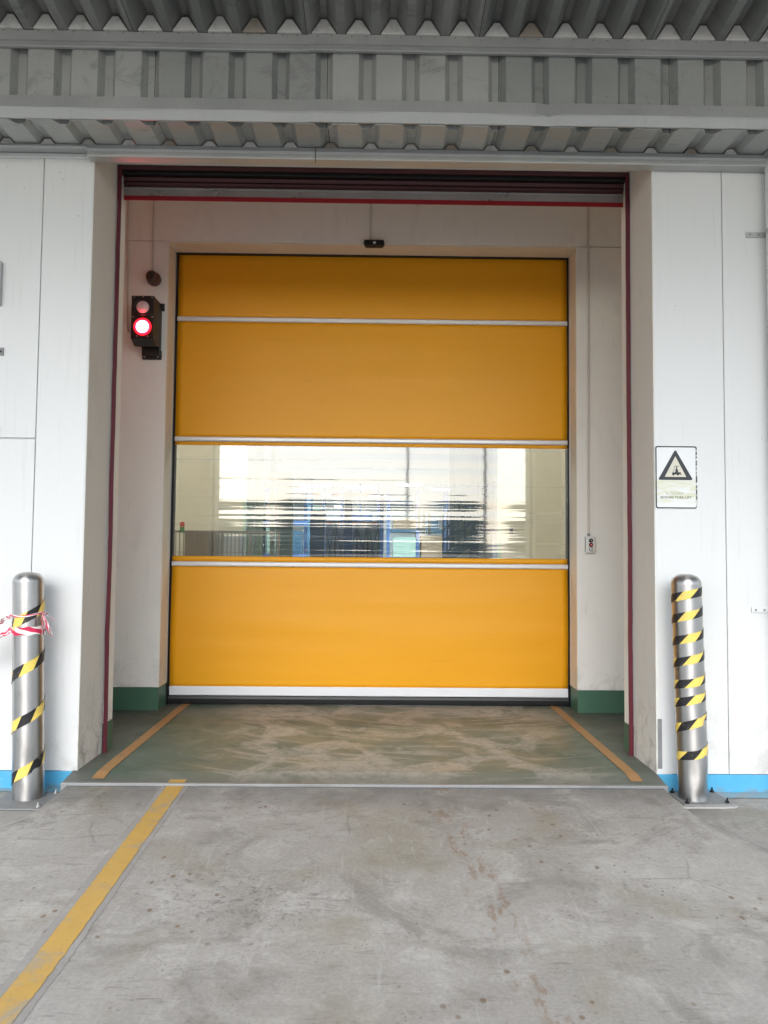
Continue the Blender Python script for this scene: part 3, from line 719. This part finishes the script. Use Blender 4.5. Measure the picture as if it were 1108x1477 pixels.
c = t.mix(t.ma('MULTIPLY', t.rng(t.sep()[0], 2.05, 2.062), t.rng(t.noise(60, 4, .7, 0, t.mp((.4, 1, 1))), .5, .56)), (.022, .027, .035), (.6, .62, .63))
t.base(c, .5); M['chipped'] = t.m
part('border', ringmesh(o1, i1, YW-.0062, YW-.0041), M['chipped'], Q)
def tri(cx_, zb, w_, h, r):
    P = []
    for (px, pz), a0 in (((cx_+w_/2, zb), -90), ((cx_, zb+h), 30), ((cx_-w_/2, zb), 150)):
        d = Vector((cx_-px, zb+h*.36-pz)).normalized()*r*2
        for i in range(7): a = radians(a0+120*i/6); P.append((px+d.x+r*cos(a), pz+d.y+r*sin(a)))
    return P
TC = SX0+.132
part('triangle', ringmesh(tri(TC, 1.972, .226, .198, .007), tri(TC, 1.992, .140, .134, .001), YW-.0062, YW-.0041), M['chipped'], Q)
part('triangle_field', MB().prism(tri(TC, 1.9917, .142, .135, .001), 'y', YW-.0052, YW-.0041), M['signyellow'], Q)
mb = MB(); y0, y1 = YW-.0066, YW-.0053; fx, fz = TC+.004, 2.002
def pq(P): mb.prism([(fx+a*.001, fz+b*.001) for a, b in P], 'y', y0, y1)
pq([(-26, 6), (-26, 18), (-8, 18), (-8, 24), (12, 24), (14, 20), (30, 20), (30, 12), (14, 6)])
pq([(-4, 24), (-4, 40), (0, 44), (2, 58), (6, 58), (7, 40), (14, 30), (10, 24)])
pq([(-20, 18), (-18, 30), (-16, 30), (-17, 18)]); pq([(-18, 29), (-9, 60), (-7, 60), (-16, 29)]); pq([(-9, 58), (20, 58), (20, 61), (-9, 61)])
pq([(24, 20), (24, 4), (38, 4), (38, 7), (28, 7), (28, 20)])
for X in (-18, 12): mb.lathe([(.0065, 0), (.0065, .0013)], (fx+X*.001, YW-.0053, fz+.005), 14, 'y')
part('forklift_pictogram', mb, M['signblack'], Q)
def text(name, body, size, x, z, m, par, y=YW-.0042, font_scale=1.):
    cu_ = bpy.data.curves.new(name, 'FONT'); cu_.body = body; cu_.size = size; cu_.extrude = .0008; cu_.align_x = 'CENTER'; cu_.space_character = 1.08
    o = bpy.data.objects.new(name+'_tmp', cu_); COL.objects.link(o)
    dg = bpy.context.evaluated_depsgraph_get(); me = bpy.data.meshes.new_from_object(o.evaluated_get(dg))
    bpy.data.objects.remove(o)
    me.name = name; me.materials.clear(); me.materials.append(m)
    for v in me.vertices: v.co = Vector((x+v.co.x*font_scale, y-v.co.z, z+v.co.y))
    q = bpy.data.objects.new(name, me); COL.objects.link(q); q.parent = par; q.matrix_parent_inverse = PINV(par); return q
text('lettering', 'BEWARE FORK LIFT', .0215, TC+.002, 1.853, M['signblack'], Q)
text('lettering', 'ระวังรถยก', .026, TC-.004, 1.878, M['inkfade'], Q)

# ------------------------------------------------------------------ bollards
def bollard_mesh(cx, cy, z0, ztop, r, lean=(0, 0), dents=()):
    """profile radius along height with angular dents; returns (MB post, MB cap, surface function)"""
    def surf(a, z, off=0.):
        rr = r+off
        for (da, dz, sa, sz, dep) in dents:
            d_ = (a-da+pi) % (2*pi)-pi
            rr -= dep*math.exp(-(d_/sa)**2-((z-dz)/sz)**2)
        k = (z-z0)
        return Vector((cx+lean[0]*k+rr*cos(a), cy+lean[1]*k+rr*sin(a), z))
    zs = ztop-.062; n = 56; m = 70; mb = MB()
    for i in range(m+1):
        z = z0+(zs-z0)*i/m
        for k in range(n): mb.v.append(surf(2*pi*k/n, z))
    for i in range(m):
        for k in range(n): k2 = (k+1) % n; mb.face([i*n+k, i*n+k2, (i+1)*n+k2, (i+1)*n+k])
    cap = MB(); kk = zs-z0; c = (cx+lean[0]*kk, cy+lean[1]*kk, zs)
    cap.lathe([(r+.0004, .0005)] + [((r+.0004)*cos(radians(a))**.75, .0015+.062*sin(radians(a))**.95) for a in range(5, 89, 6)] + [(.0001, .0635)], c, 56)
    return mb, cap, surf
def helix(surf, turns, width, a0, a1, r):
    """tape wound up the post; turns: [(angle, z)] piecewise linear"""
    mb = MB(); N = int((a1-a0)/radians(5)); path = []; ups = []
    def zz(a):
        for (p, q) in zip(turns[:-1], turns[1:]):
            if a <= q[0]: break
        return p[1]+(q[1]-p[1])*(a-p[0])/(q[0]-p[0])
    for i in range(N+1):
        a = a0+(a1-a0)*i/N; path.append(surf(a, zz(a), .0012))
    for i in range(N+1):
        a = a0+(a1-a0)*i/N; d = (path[min(i+1, N)]-path[max(i-1, 0)]).normalized(); out_ = Vector((cos(a), sin(a), 0))
        ups.append(d.cross(out_).normalized()*-1 if d.cross(out_).z < 0 else d.cross(out_).normalized())
    mb.ribbon(path, width, ups); return mb
F = -pi/2   # the side facing the camera
GB = 'stainless bollards flanking the entrance'
A = thing('bollard', (-2.05, 4.65, 0), 'stainless steel bollard left of the entrance with red and white tape tied round it', 'bollard', GB)
post, cap, surfL = bollard_mesh(-2.058, 4.735, .010, 1.352, .090, (-.031, 0), [(F+.5, .22, .5, .07, .006), (F-.2, .10, .4, .05, .005)])
part('post', post, M['stainless'], A, smooth=True); part('cap', cap, M['stainless'], A, smooth=True)
part('hazard_tape', helix(surfL, [(F-.2, .165), (F+2*pi*4, .165+.302*4)], .056, F-2.6, F+2*pi*3+2.2, .09), M['hazard'], A)
A_plate = part('base_plate', MB().box(-2.215, -1.886, 4.515, 4.835, .002, .010), M['plate'], A, bevel=.002)
for X, Y in ((-2.17, 4.55), (-1.92, 4.55), (-1.92, 4.80), (-2.17, 4.80)): part('anchor_bolt', MB().lathe([(.013, .010), (.013, .020), (.006, .021), (.006, .034), (.004, .036)], (X, Y, 0), 6), M['steel'], A_plate)
A = thing('bollard', (1.917, 4.68, 0), 'stainless steel bollard below the forklift sign, leaning and crumpled at its foot', 'bollard', GB)
dn = [(F+.35, .05, .5, .04, .013), (F+.95, .11, .35, .07, .018), (F-.3, .17, .3, .08, .006), (F+.55, .24, .3, .07, -.006), (F+.7, .52, .3, .05, .009), (F+.1, .66, .5, .1, .004), (F+2.5, .1, .8, .1, .02)]
post, cap, surfR = bollard_mesh(1.957, 4.745, .018, 1.374, .0890, (-.030, -.010), dn)
part('post', post, M['stainless'], A, smooth=True); part('cap', cap, M['stainless'], A, smooth=True)
zR = [.300, .488, .628, .728, .868, .998, 1.134, 1.258]      # heights at the front, from the lowest turn up
tu = [(F-2*pi, .20)] + [(F+2*pi*i, z_) for i, z_ in enumerate(zR)] + [(F+2*pi*8, 1.36)]
part('hazard_tape', helix(surfR, tu, .050, F-2.4, F+2*pi*7+1.5, .09), M['hazard'], A)
T_ = Matrix.Translation((1.992, 4.745, 0)) @ Matrix.Rotation(radians(2), 4, 'Z')
pl = part('base_plate', MB().box(-.150, .155, -.125, .135, .012, .020, T_), M['plate'], A, bevel=.002)
for X, Y in ((-.125, .10), (.125, -.095), (-.12, -.10), (.13, .11)):
    part('anchor_bolt', MB().lathe([(.013, .020), (.013, .031), (.006, .032), (.006, .046), (.004, .048)], T_ @ Vector((X, Y, 0)), 6), M['black'], pl)
gm = MB(); N = 40; outl = []
for i in range(N):
    a = 2*pi*i/N; k = 1/max(abs(cos(a))/.172, abs(sin(a))/.150); k *= 1+.07*mnoise.noise(Vector((cos(a)*3, sin(a)*3, 5)))
    p = T_ @ Vector((k*cos(a), k*sin(a), 0)); outl.append((p.x, p.y))
gm.prism(outl, 'z', .001, .0125); part('grout_bed', gm, M['grout'], pl, bevel=.004)

# barrier tape tied round the left bollard and trailing off to the left
mb = MB()
def around(zf, a0, a1, wid, off=.0035, n=40):
    path = []; ups = []; ws = []
    for i in range(n+1):
        f_ = i/n; a = a0+(a1-a0)*f_; p = surfL(a, zf(f_), off+.002*sin(f_*17)); path.append(p); ups.append((0.0, 0, 1)); ws.append(wid*(1+.12*sin(f_*23)))
    mb.ribbon(path, ws, ups)
around(lambda f_: 1.005-.012*f_+.018*f_*f_, F-1.5, F+1.6, .048)
around(lambda f_: .995+.01*f_, F+1.6, F+2*pi-1.5, .044)
around(lambda f_: 1.085+.022*f_+.004*sin(f_*9), F-1.5, F+1.55, .012)
def strand(pts, w0, tw=0., twr=2.5, n=26, u0=0.):
    P = [Vector(p) for p in pts]; path = []; ups = []; ws = []
    for i in range(n+1):
        f_ = i/n*(len(P)-1); k = min(int(f_), len(P)-2); g = f_-k; p = P[k].lerp(P[k+1], g)
        p = p+Vector((0, .004*sin(i*.9), .004*sin(i*1.3))); path.append(p)
        a = tw+twr*i/n; ups.append((0, sin(a), cos(a))); ws.append(w0*(.75+.25*cos(i*.7)))
    mb.ribbon(path, ws, ups, u0)
Lx = -2.177
strand([(Lx, 4.69, 1.000), (-2.244, 4.670, 0.975), (-2.366, 4.660, 0.944), (-2.601, 4.650, 0.914)], .046, .2, 1.6)
strand([(Lx, 4.69, .995), (-2.224, 4.660, 0.964), (-2.305, 4.650, 0.903), (-2.499, 4.640, 0.827)], .040, .5, 3.0, u0=.05)
strand([(Lx, 4.69, 1.082), (-2.224, 4.670, 1.056), (-2.285, 4.660, 1.010), (-2.468, 4.650, 0.919)], .036, 1.0, 3.0, u0=.1)
strand([(Lx, 4.69, 1.085), (-2.208, 4.675, 1.082), (-2.244, 4.670, 1.041), (-2.305, 4.660, 0.980)], .028, .3, 3.2)
kx, ky, kz = -1.990, 4.69, 1.100
for (dx, dz, w0, tw, twr, u_) in ((.045, .012, .026, .4, 2.2, 0), (.060, -.105, .040, 0, .9, 0), (.035, -.085, .034, .6, 1.4, .07), (.078, -.12, .022, .9, 2.4, .03), (.085, -.03, .020, 1.2, 1.5, .12), (.02, -.12, .024, .2, 1.1, .05)):
    strand([(kx, ky, kz), (kx+dx*.35, ky-.02, kz+dz*.2+.006), (kx+dx*.8, ky-.03, kz+dz*.65), (kx+dx, ky-.03, kz+dz)], w0, tw, twr, 14, u_)
o = mb.build('barrier_tape', M['barrier'], solid=.0008)
tag(o, 'red and white plastic barrier tape knotted round the left bollard', 'tape')

# ------------------------------------------------------------------ wall fittings at the edges of the picture
Q = thing('drain_pipe', (2.565, 4.86, 0), 'white vertical drain pipe at the right edge of the wall', 'pipe')
part('pipe', MB().tube([(2.575, 4.845, .0), (2.572, 4.845, 2.2), (2.566, 4.845, 4.06)], .055, 24), M['panel'], Q, smooth=True)
for Z in (3.585, 1.146):
    mb = MB(); mb.box(2.410, 2.545, YW-.010, YW-.001, Z-.018, Z+.018)
    b_ = part('pipe_bracket', mb, M['panel'] if Z < 2 else M['flash'], Q, bevel=.003)
    part('collar', MB().lathe([(.056, Z-.014), (.060, Z-.014), (.060, Z+.014), (.056, Z+.014)], (2.57, 4.845, 0), 24), M['flash'], b_)
    for X in (2.435, 2.49): part('screw', MB().lathe([(.006, 0), (.006, .006)], (X, YW-.010, Z), 8, 'y'), M['greypatch'], b_)
Q = thing('wall_frame', (-2.5, YW, 2.2), 'grey metal frame bolted to the white wall at the left edge', 'frame')
mb = MB(); mb.box(-2.66, -2.409, YW-.030, YW-.001, 3.315, 3.335); mb.box(-2.421, -2.409, YW-.030, YW-.001, 3.05, 3.315)
part('rail', mb, M['flash'], Q, bevel=.002)
for Z, x1 in ((2.753, -2.383), (2.245, -2.392)):
    p_ = part('fixing_plate', MB().box(-2.47, x1, YW-.008, YW-.001, Z-.026, Z+.026), M['greypatch'], Q, bevel=.002)
    part('bolt', MB().lathe([(.007, 0), (.007, .008)], (x1-.018, YW-.008, Z), 8, 'y'), M['black'], p_)

# ------------------------------------------------------------------ indoors, seen through the window strip
YA = 11.25
struct('indoor_floor', MB().box(-14, 14, 7.301, 46, .05, ZF-.002), M['indoorfloor'])
W = thing('indoor_building', (0, YA, 0), 'pale indoor walls of the warehouse seen through the clear door window', 'building')
parts('partition_wall', [(-6, -1.90, YA, YA+.25, ZF, 4.9), (1.84, 6, YA, YA+.25, ZF, 4.9), (-1.90, 1.84, YA, YA+.25, 4.2, 4.9)], M['beige'], W)
parts('lobby_wall', [(-6.2, -6.0, 7.21, YA+.25, 0, 4.9), (6.0, 6.2, 7.21, YA+.25, 0, 4.9), (-6.2, -1.86, 7.07, 7.2, .2, 4.9), (1.80, 6.2, 7.07, 7.2, .2, 4.9), (-1.86, 1.80, 7.46, 7.56, 4.4, 4.9)], M['beige'], W)
part('lobby_ceiling', MB().box(-6.2, 6.2, 7.0, YA+.25, 4.9, 5.1), M['white_indoor'], W)
parts('hall_wall', [(-14.2, -14, YA+.25, 46, 0, 8.2), (14, 14.2, YA+.25, 46, 0, 8.2), (-14, 14, 45.8, 46, 0, 8.2), (-14.2, -6.21, YA, YA+.25, 0, 8.2), (6.21, 14.2, YA, YA+.25, 0, 8.2), (-6.2, 6.2, YA, YA+.25, 5.1, 8.2)], M['white_indoor'], W)
part('hall_ceiling', MB().box(-14.2, 14.2, YA, 46, 8.2, 8.4), M['white_indoor'], W)
part('wall_edge_trim', MB().box(-1.905, -1.86, YA-.02, YA-.001, ZF, 4.2), M['mint'], W)
part('wall_edge_trim', MB().box(1.80, 1.845, YA-.02, YA-.001, ZF, 4.2), M['mint'], W)
def px(x_, Y): return (x_-539.5)*Y/FPX
def pz(y_, Y): return 1.5-(y_-795)*Y/FPX
def light(X, Y, Z, L, lab, grp='ceiling lights inside the warehouse', ax='y', tm='tube'):
    q = thing('ceiling_light', (X, Y, Z), lab, 'light', grp)
    a = (.16, L/2) if ax == 'y' else (L/2, .16)
    part('fitting', MB().box(X-a[0], X+a[0], Y-a[1], Y+a[1], Z+.02, Z+.08), M['white'], q)
    part('diffuser', MB().box(X-a[0]*.8, X+a[0]*.8, Y-a[1]*.96, Y+a[1]*.96, Z, Z+.018), M[tm], q)
for X in (-3.4, -.5, 2.6): light(X, 9.2, 4.78, 2.6, 'unseen long light added to brighten the lobby behind the yellow door', 'unseen lights added in the lobby', 'x', 'lobby_fill')  # out-of-view lights added to brighten the room behind the door
for i, (x_, y_, Y) in enumerate([(470, 715, 36), (541, 717, 33), (553, 717, 36), (488, 732, 44), (697, 712, 30), (697, 725, 40), (455, 703, 26), (590, 700, 27), (520, 705, 27), (640, 706, 26), (400, 712, 30), (566, 726, 43)]):
    light(px(x_, Y), Y, pz(y_, Y), (.5, .6, .5, .5, .5, .5, 1.2, .9, 1.1, .8, 1.0, .5)[i], 'bright lit ceiling light seen far off through the clear door window', ax='x')
# columns
def column(x_, w_, Y, m, ztop, lab, name='steel_column', grp=None):
    q = thing(name, (px(x_, Y), Y, ZF), lab, 'column', grp); X = px(x_, Y); h = w_*Y/FPX/2
    mb = MB(); mb.box(X-h, X+h, Y-.10, Y-.085, ZF, ztop); mb.box(X-h, X+h, Y+.085, Y+.10, ZF, ztop); mb.box(X-.012, X+.012, Y-.084, Y+.084, ZF, ztop)
    part('shaft', mb, m, q); part('foot_plate', MB().box(X-h-.05, X+h+.05, Y-.15, Y+.15, ZF, ZF+.02), m, q)
column(502, 11, 24, M['bluesteel'], 3.4, 'blue column standing left of the middle of the hall')
column(550, 6, 26, M['bluesteel'], 3.4, 'slimmer blue column right of the middle of the hall')
column(652, 7, 17, M['darkblue'], 5.0, 'slate blue column at the left side of the stairs')
column(684, 12, 20, M['darkblue'], 6.0, 'wide dark blue column behind the stairs')
column(362, 6, 14, M['mint'], 6.0, 'pale green column nearest the left doorway edge')
column(374, 9, 15, M['mint'], 6.0, 'second pale green column from the left doorway edge')
column(393, 6, 17, M['mint'], 6.0, 'third pale green column from the left doorway edge')
# storage racks
def rack(x0, x1, Y, dep, levels, m1, m2, lab, goods=True, seed=1):
    rnd = random.Random(seed); X0, X1 = px(x0, Y), px(x1, Y); q = thing('storage_rack', ((X0+X1)/2, Y, ZF), lab, 'rack', 'storage racks in the warehouse')
    nb = max(1, round((X1-X0)/.95)); st = (X1-X0)/nb; top = levels[-1]+.5
    for i in range(nb+1):
        mb = MB()
        for yy in (Y, Y+dep): mb.box(X0+i*st-.05, X0+i*st+.05, yy-.04, yy+.04, ZF, top)
        for k in range(int(top/.8)):
            mb.tube([(X0+i*st, Y, .3+k*.8), (X0+i*st, Y+dep, 1.0+k*.8)], .015, 5)
        part('upright', mb, m1, q)
    for z in levels:
        mb = MB()
        for yy in (Y, Y+dep): mb.box(X0, X1, yy-.03, yy+.03, z-.06, z+.06)
        part('beam', mb, m2, q)
    if goods:
        for z in levels[:-1]:
            x_ = X0+.2
            while x_ < X1-.8:
                w_ = rnd.uniform(.5, 1.1); h_ = rnd.uniform(.35, .95)
                if rnd.random() < .8:
                    o = MB().box(x_, x_+w_, Y+.1, Y+dep-.1, z+.061, z+.061+h_).build('crate', M[rnd.choice(['wrapgoods', 'carton', 'bluesteel', 'darkblue', 'wrapgoods', 'mint'])], bevel=.01)
                    tag(o, 'wrapped goods on a rack shelf far inside the hall', 'crate', 'crates on the far racks')
                x_ += w_+rnd.uniform(.05, .3)
rack(440, 545, 38, 1.2, [1.5, 2.9, 4.3], M['bluesteel'], M['redbeam'], 'far storage rack with red beams in the middle of the hall', seed=3)
rack(560, 645, 30, 1.2, [1.2, 2.3, 3.4], M['bluesteel'], M['darkblue'], 'blue storage rack packed with goods right of the middle', seed=5)
rack(375, 445, 28, 1.2, [1.3, 2.5, 3.7], M['darkblue'], M['bluesteel'], 'storage rack packed with goods at the left of the hall', seed=8)
# cabinet
Y = 22; q = thing('steel_cabinet', (px(457, Y), Y, ZF), 'tall blue steel cabinet left of the blue column', 'cabinet')
part('body', MB().box(px(447, Y), px(468, Y), Y, Y+.6, ZF, pz(737, Y)), M['bluesteel'], q, bevel=.01)
part('door', MB().box(px(448, Y), px(457.2, Y), Y-.02, Y-.001, ZF+.1, pz(739, Y)), M['bluesteel'], q); part('door', MB().box(px(457.8, Y), px(467, Y), Y-.02, Y-.001, ZF+.1, pz(739, Y)), M['bluesteel'], q)
# mesh partition with crossed bracing
Y = 25; q = thing('mesh_partition', (px(490, Y), Y, ZF), 'pale braced mesh partition behind the blue columns', 'partition'); mb = MB()
X0, X1 = px(468, Y), px(546, Y); nb = 5; st = (X1-X0)/nb
for i in range(nb+1): mb.box(X0+i*st-.03, X0+i*st+.03, Y-.03, Y+.03, ZF, 2.45)
mb.box(X0, X1, Y-.031, Y+.031, 2.4, 2.46); part('frame', mb, M['cage'], q); mb = MB()
for i in range(nb): mb.tube([(X0+i*st, Y, .6), (X0+(i+1)*st, Y, 2.4)], .015, 5); mb.tube([(X0+i*st, Y+.04, 2.4), (X0+(i+1)*st, Y+.04, .6)], .015, 5)
part('bracing', mb, M['darkblue'], q); part('back_panel', MB().box(X0, X1, Y+.08, Y+.1, 1.0, 2.35), M['wrapgoods'], q)
# staircase
Y = 16; q = thing('steel_staircase', (px(680, Y), Y, ZF), 'dark blue steel staircase climbing to the right behind the window', 'staircase')
a = Vector((px(645, Y), Y, pz(805, Y))); b = Vector((px(712, Y), Y, pz(758, Y))); 
for yy in (Y, Y+1.0):
    mb = MB(); mb.prism([(a.x, a.z-.10), (b.x, b.z-.10), (b.x, b.z+.10), (a.x, a.z+.10)], 'y', yy-.03, yy+.03); part('stringer', mb, M['darkblue'], q)
    mb = MB()
    for k in (.38, .62, .95): mb.tube([(a.x, yy, a.z+k), (b.x, yy, b.z+k)], .022, 6)
    for k in range(5): p = a.lerp(b, k/4); mb.tube([(p.x, yy, p.z), (p.x, yy, p.z+.95)], .02, 6)
    part('handrail', mb, M['darkblue'], q)
mb = MB()
for k in range(5): p = a.lerp(b, (k+.5)/5); mb.box(p.x-.12, p.x+.12, Y, Y+1, p.z-.02, p.z+.02)
part('treads', mb, M['cage'], q)
mb = MB().tube([(px(656, 18), 18, pz(742, 18)), (px(706, 18), 18, pz(712, 18))], .06, 8); part('upper_brace', mb, M['darkblue'], q)
Y = 21; q = thing('green_screen_wall', (px(667, Y), Y, ZF), 'pale mint green panel wall behind the stairs', 'partition')
part('panel', MB().box(px(655, Y), px(712, Y), Y+.2, Y+.3, ZF, 4.4), M['mint'], q)
part('panel', MB().box(px(398, 19), px(422, 19), 19, 19.1, ZF, 3.4), M['mint'], q)
# tall white tubes
for i, x_ in enumerate((604, 611, 619)):
    Y = 22; X = px(x_, Y); o = MB().tube([(X, Y, pz(765+3*i, Y)), (X, Y, pz(732+4*i, Y))], .05, 8).build('tube_lamp', M['white_indoor'])
    tag(o, 'upright white tube in front of the blue rack', 'tube', 'upright white tubes')
# cage fence in the lobby
Y = 10.2; q = thing('cage_fence', (px(300, Y), Y, ZF), 'low grey barred cage in the lobby at the lower left of the window', 'cage')
X0, X1 = px(240, Y), px(402, Y); zt = pz(768, Y); mb = MB()
mb.box(X0, X1, Y-.02, Y+.02, zt-.03, zt); mb.box(X0, X1, Y-.02, Y+.02, ZF+.1, ZF+.14)
for k in range(5): X = X0+(X1-X0)*k/4; mb.box(X-.018, X+.018, Y-.019, Y+.019, ZF, zt)
part('frame', mb, M['cage'], q); mb = MB(); X = X0+.03
while X < X1: mb.tube([(X, Y, ZF+.13), (X, Y, zt-.02)], .006, 5); X += .052
for k in range(1, 6): mb.tube([(X0, Y+.008, ZF+k*.27), (X1, Y+.008, ZF+k*.27)], .004, 4)
part('bars', mb, M['cage'], q)
o = MB().box(px(267, Y+.2), px(302, Y+.2), Y+.2, Y+.9, ZF, pz(770, Y+.2)).build('machine_cabinet', M['cage'], bevel=.01); tag(o, 'dark grey machine cabinet behind the lobby cage', 'cabinet')
o = MB().box(px(318, Y+.2), px(345, Y+.2), Y+.2, Y+.7, ZF, pz(775, Y+.2)).build('control_box', M['wrapgoods'], bevel=.01); tag(o, 'light grey control box behind the lobby cage', 'cabinet')
Y = 10.0; q = thing('stack_light', (px(259, Y), Y, pz(768, Y)), 'small red and green signal lamp on the lobby cage', 'signal light'); X = px(259, Y)
part('green_section', MB().lathe([(.03, pz(769, Y)), (.03, pz(762.5, Y))], (X, Y+.16, 0), 16), M['greenlamp'], q); part('red_section', MB().lathe([(.03, pz(762.2, Y)), (.03, pz(756, Y)), (.01, pz(755, Y))], (X, Y+.16, 0), 16), M['redlamp'], q)
q = thing('wall_switch', (px(737, YA), YA, pz(763, YA)), 'small grey switch box on the indoor wall right of the window middle', 'switch')
part('box', MB().box(px(735, YA), px(740, YA), YA-.04, YA-.001, pz(767, YA), pz(759, YA)), M['greypatch'], q, bevel=.005)
part('rocker', MB().box(px(736.6, YA), px(738.4, YA), YA-.046, YA-.0405, pz(764.5, YA), pz(761.5, YA)), M['black'], q)

# ------------------------------------------------------------------ tree belt added behind the camera to shape the reflections
mb = MB(); rnd = random.Random(4)
for i in range(70):
    c_ = Vector((rnd.uniform(-70, 70), -46+rnd.uniform(-5, 5), rnd.uniform(.8, 2.3))); R_ = rnd.uniform(2.4, 3.6)
    bm = bmesh.new(); bmesh.ops.create_icosphere(bm, subdivisions=2, radius=R_)
    b = len(mb.v)
    for v in bm.verts: mb.v.append(c_+v.co*(1+.35*mnoise.noise(v.co*.8+c_)))
    for f in bm.faces: mb.face([b+v.index for v in f.verts])
    bm.free()
o = mb.build('reflection_trees', simple('reflection_foliage', (.24, .28, .25), .9, 0, .4, 2)); tag(o, 'unseen belt of trees added behind the camera for reflections', kind='stuff')
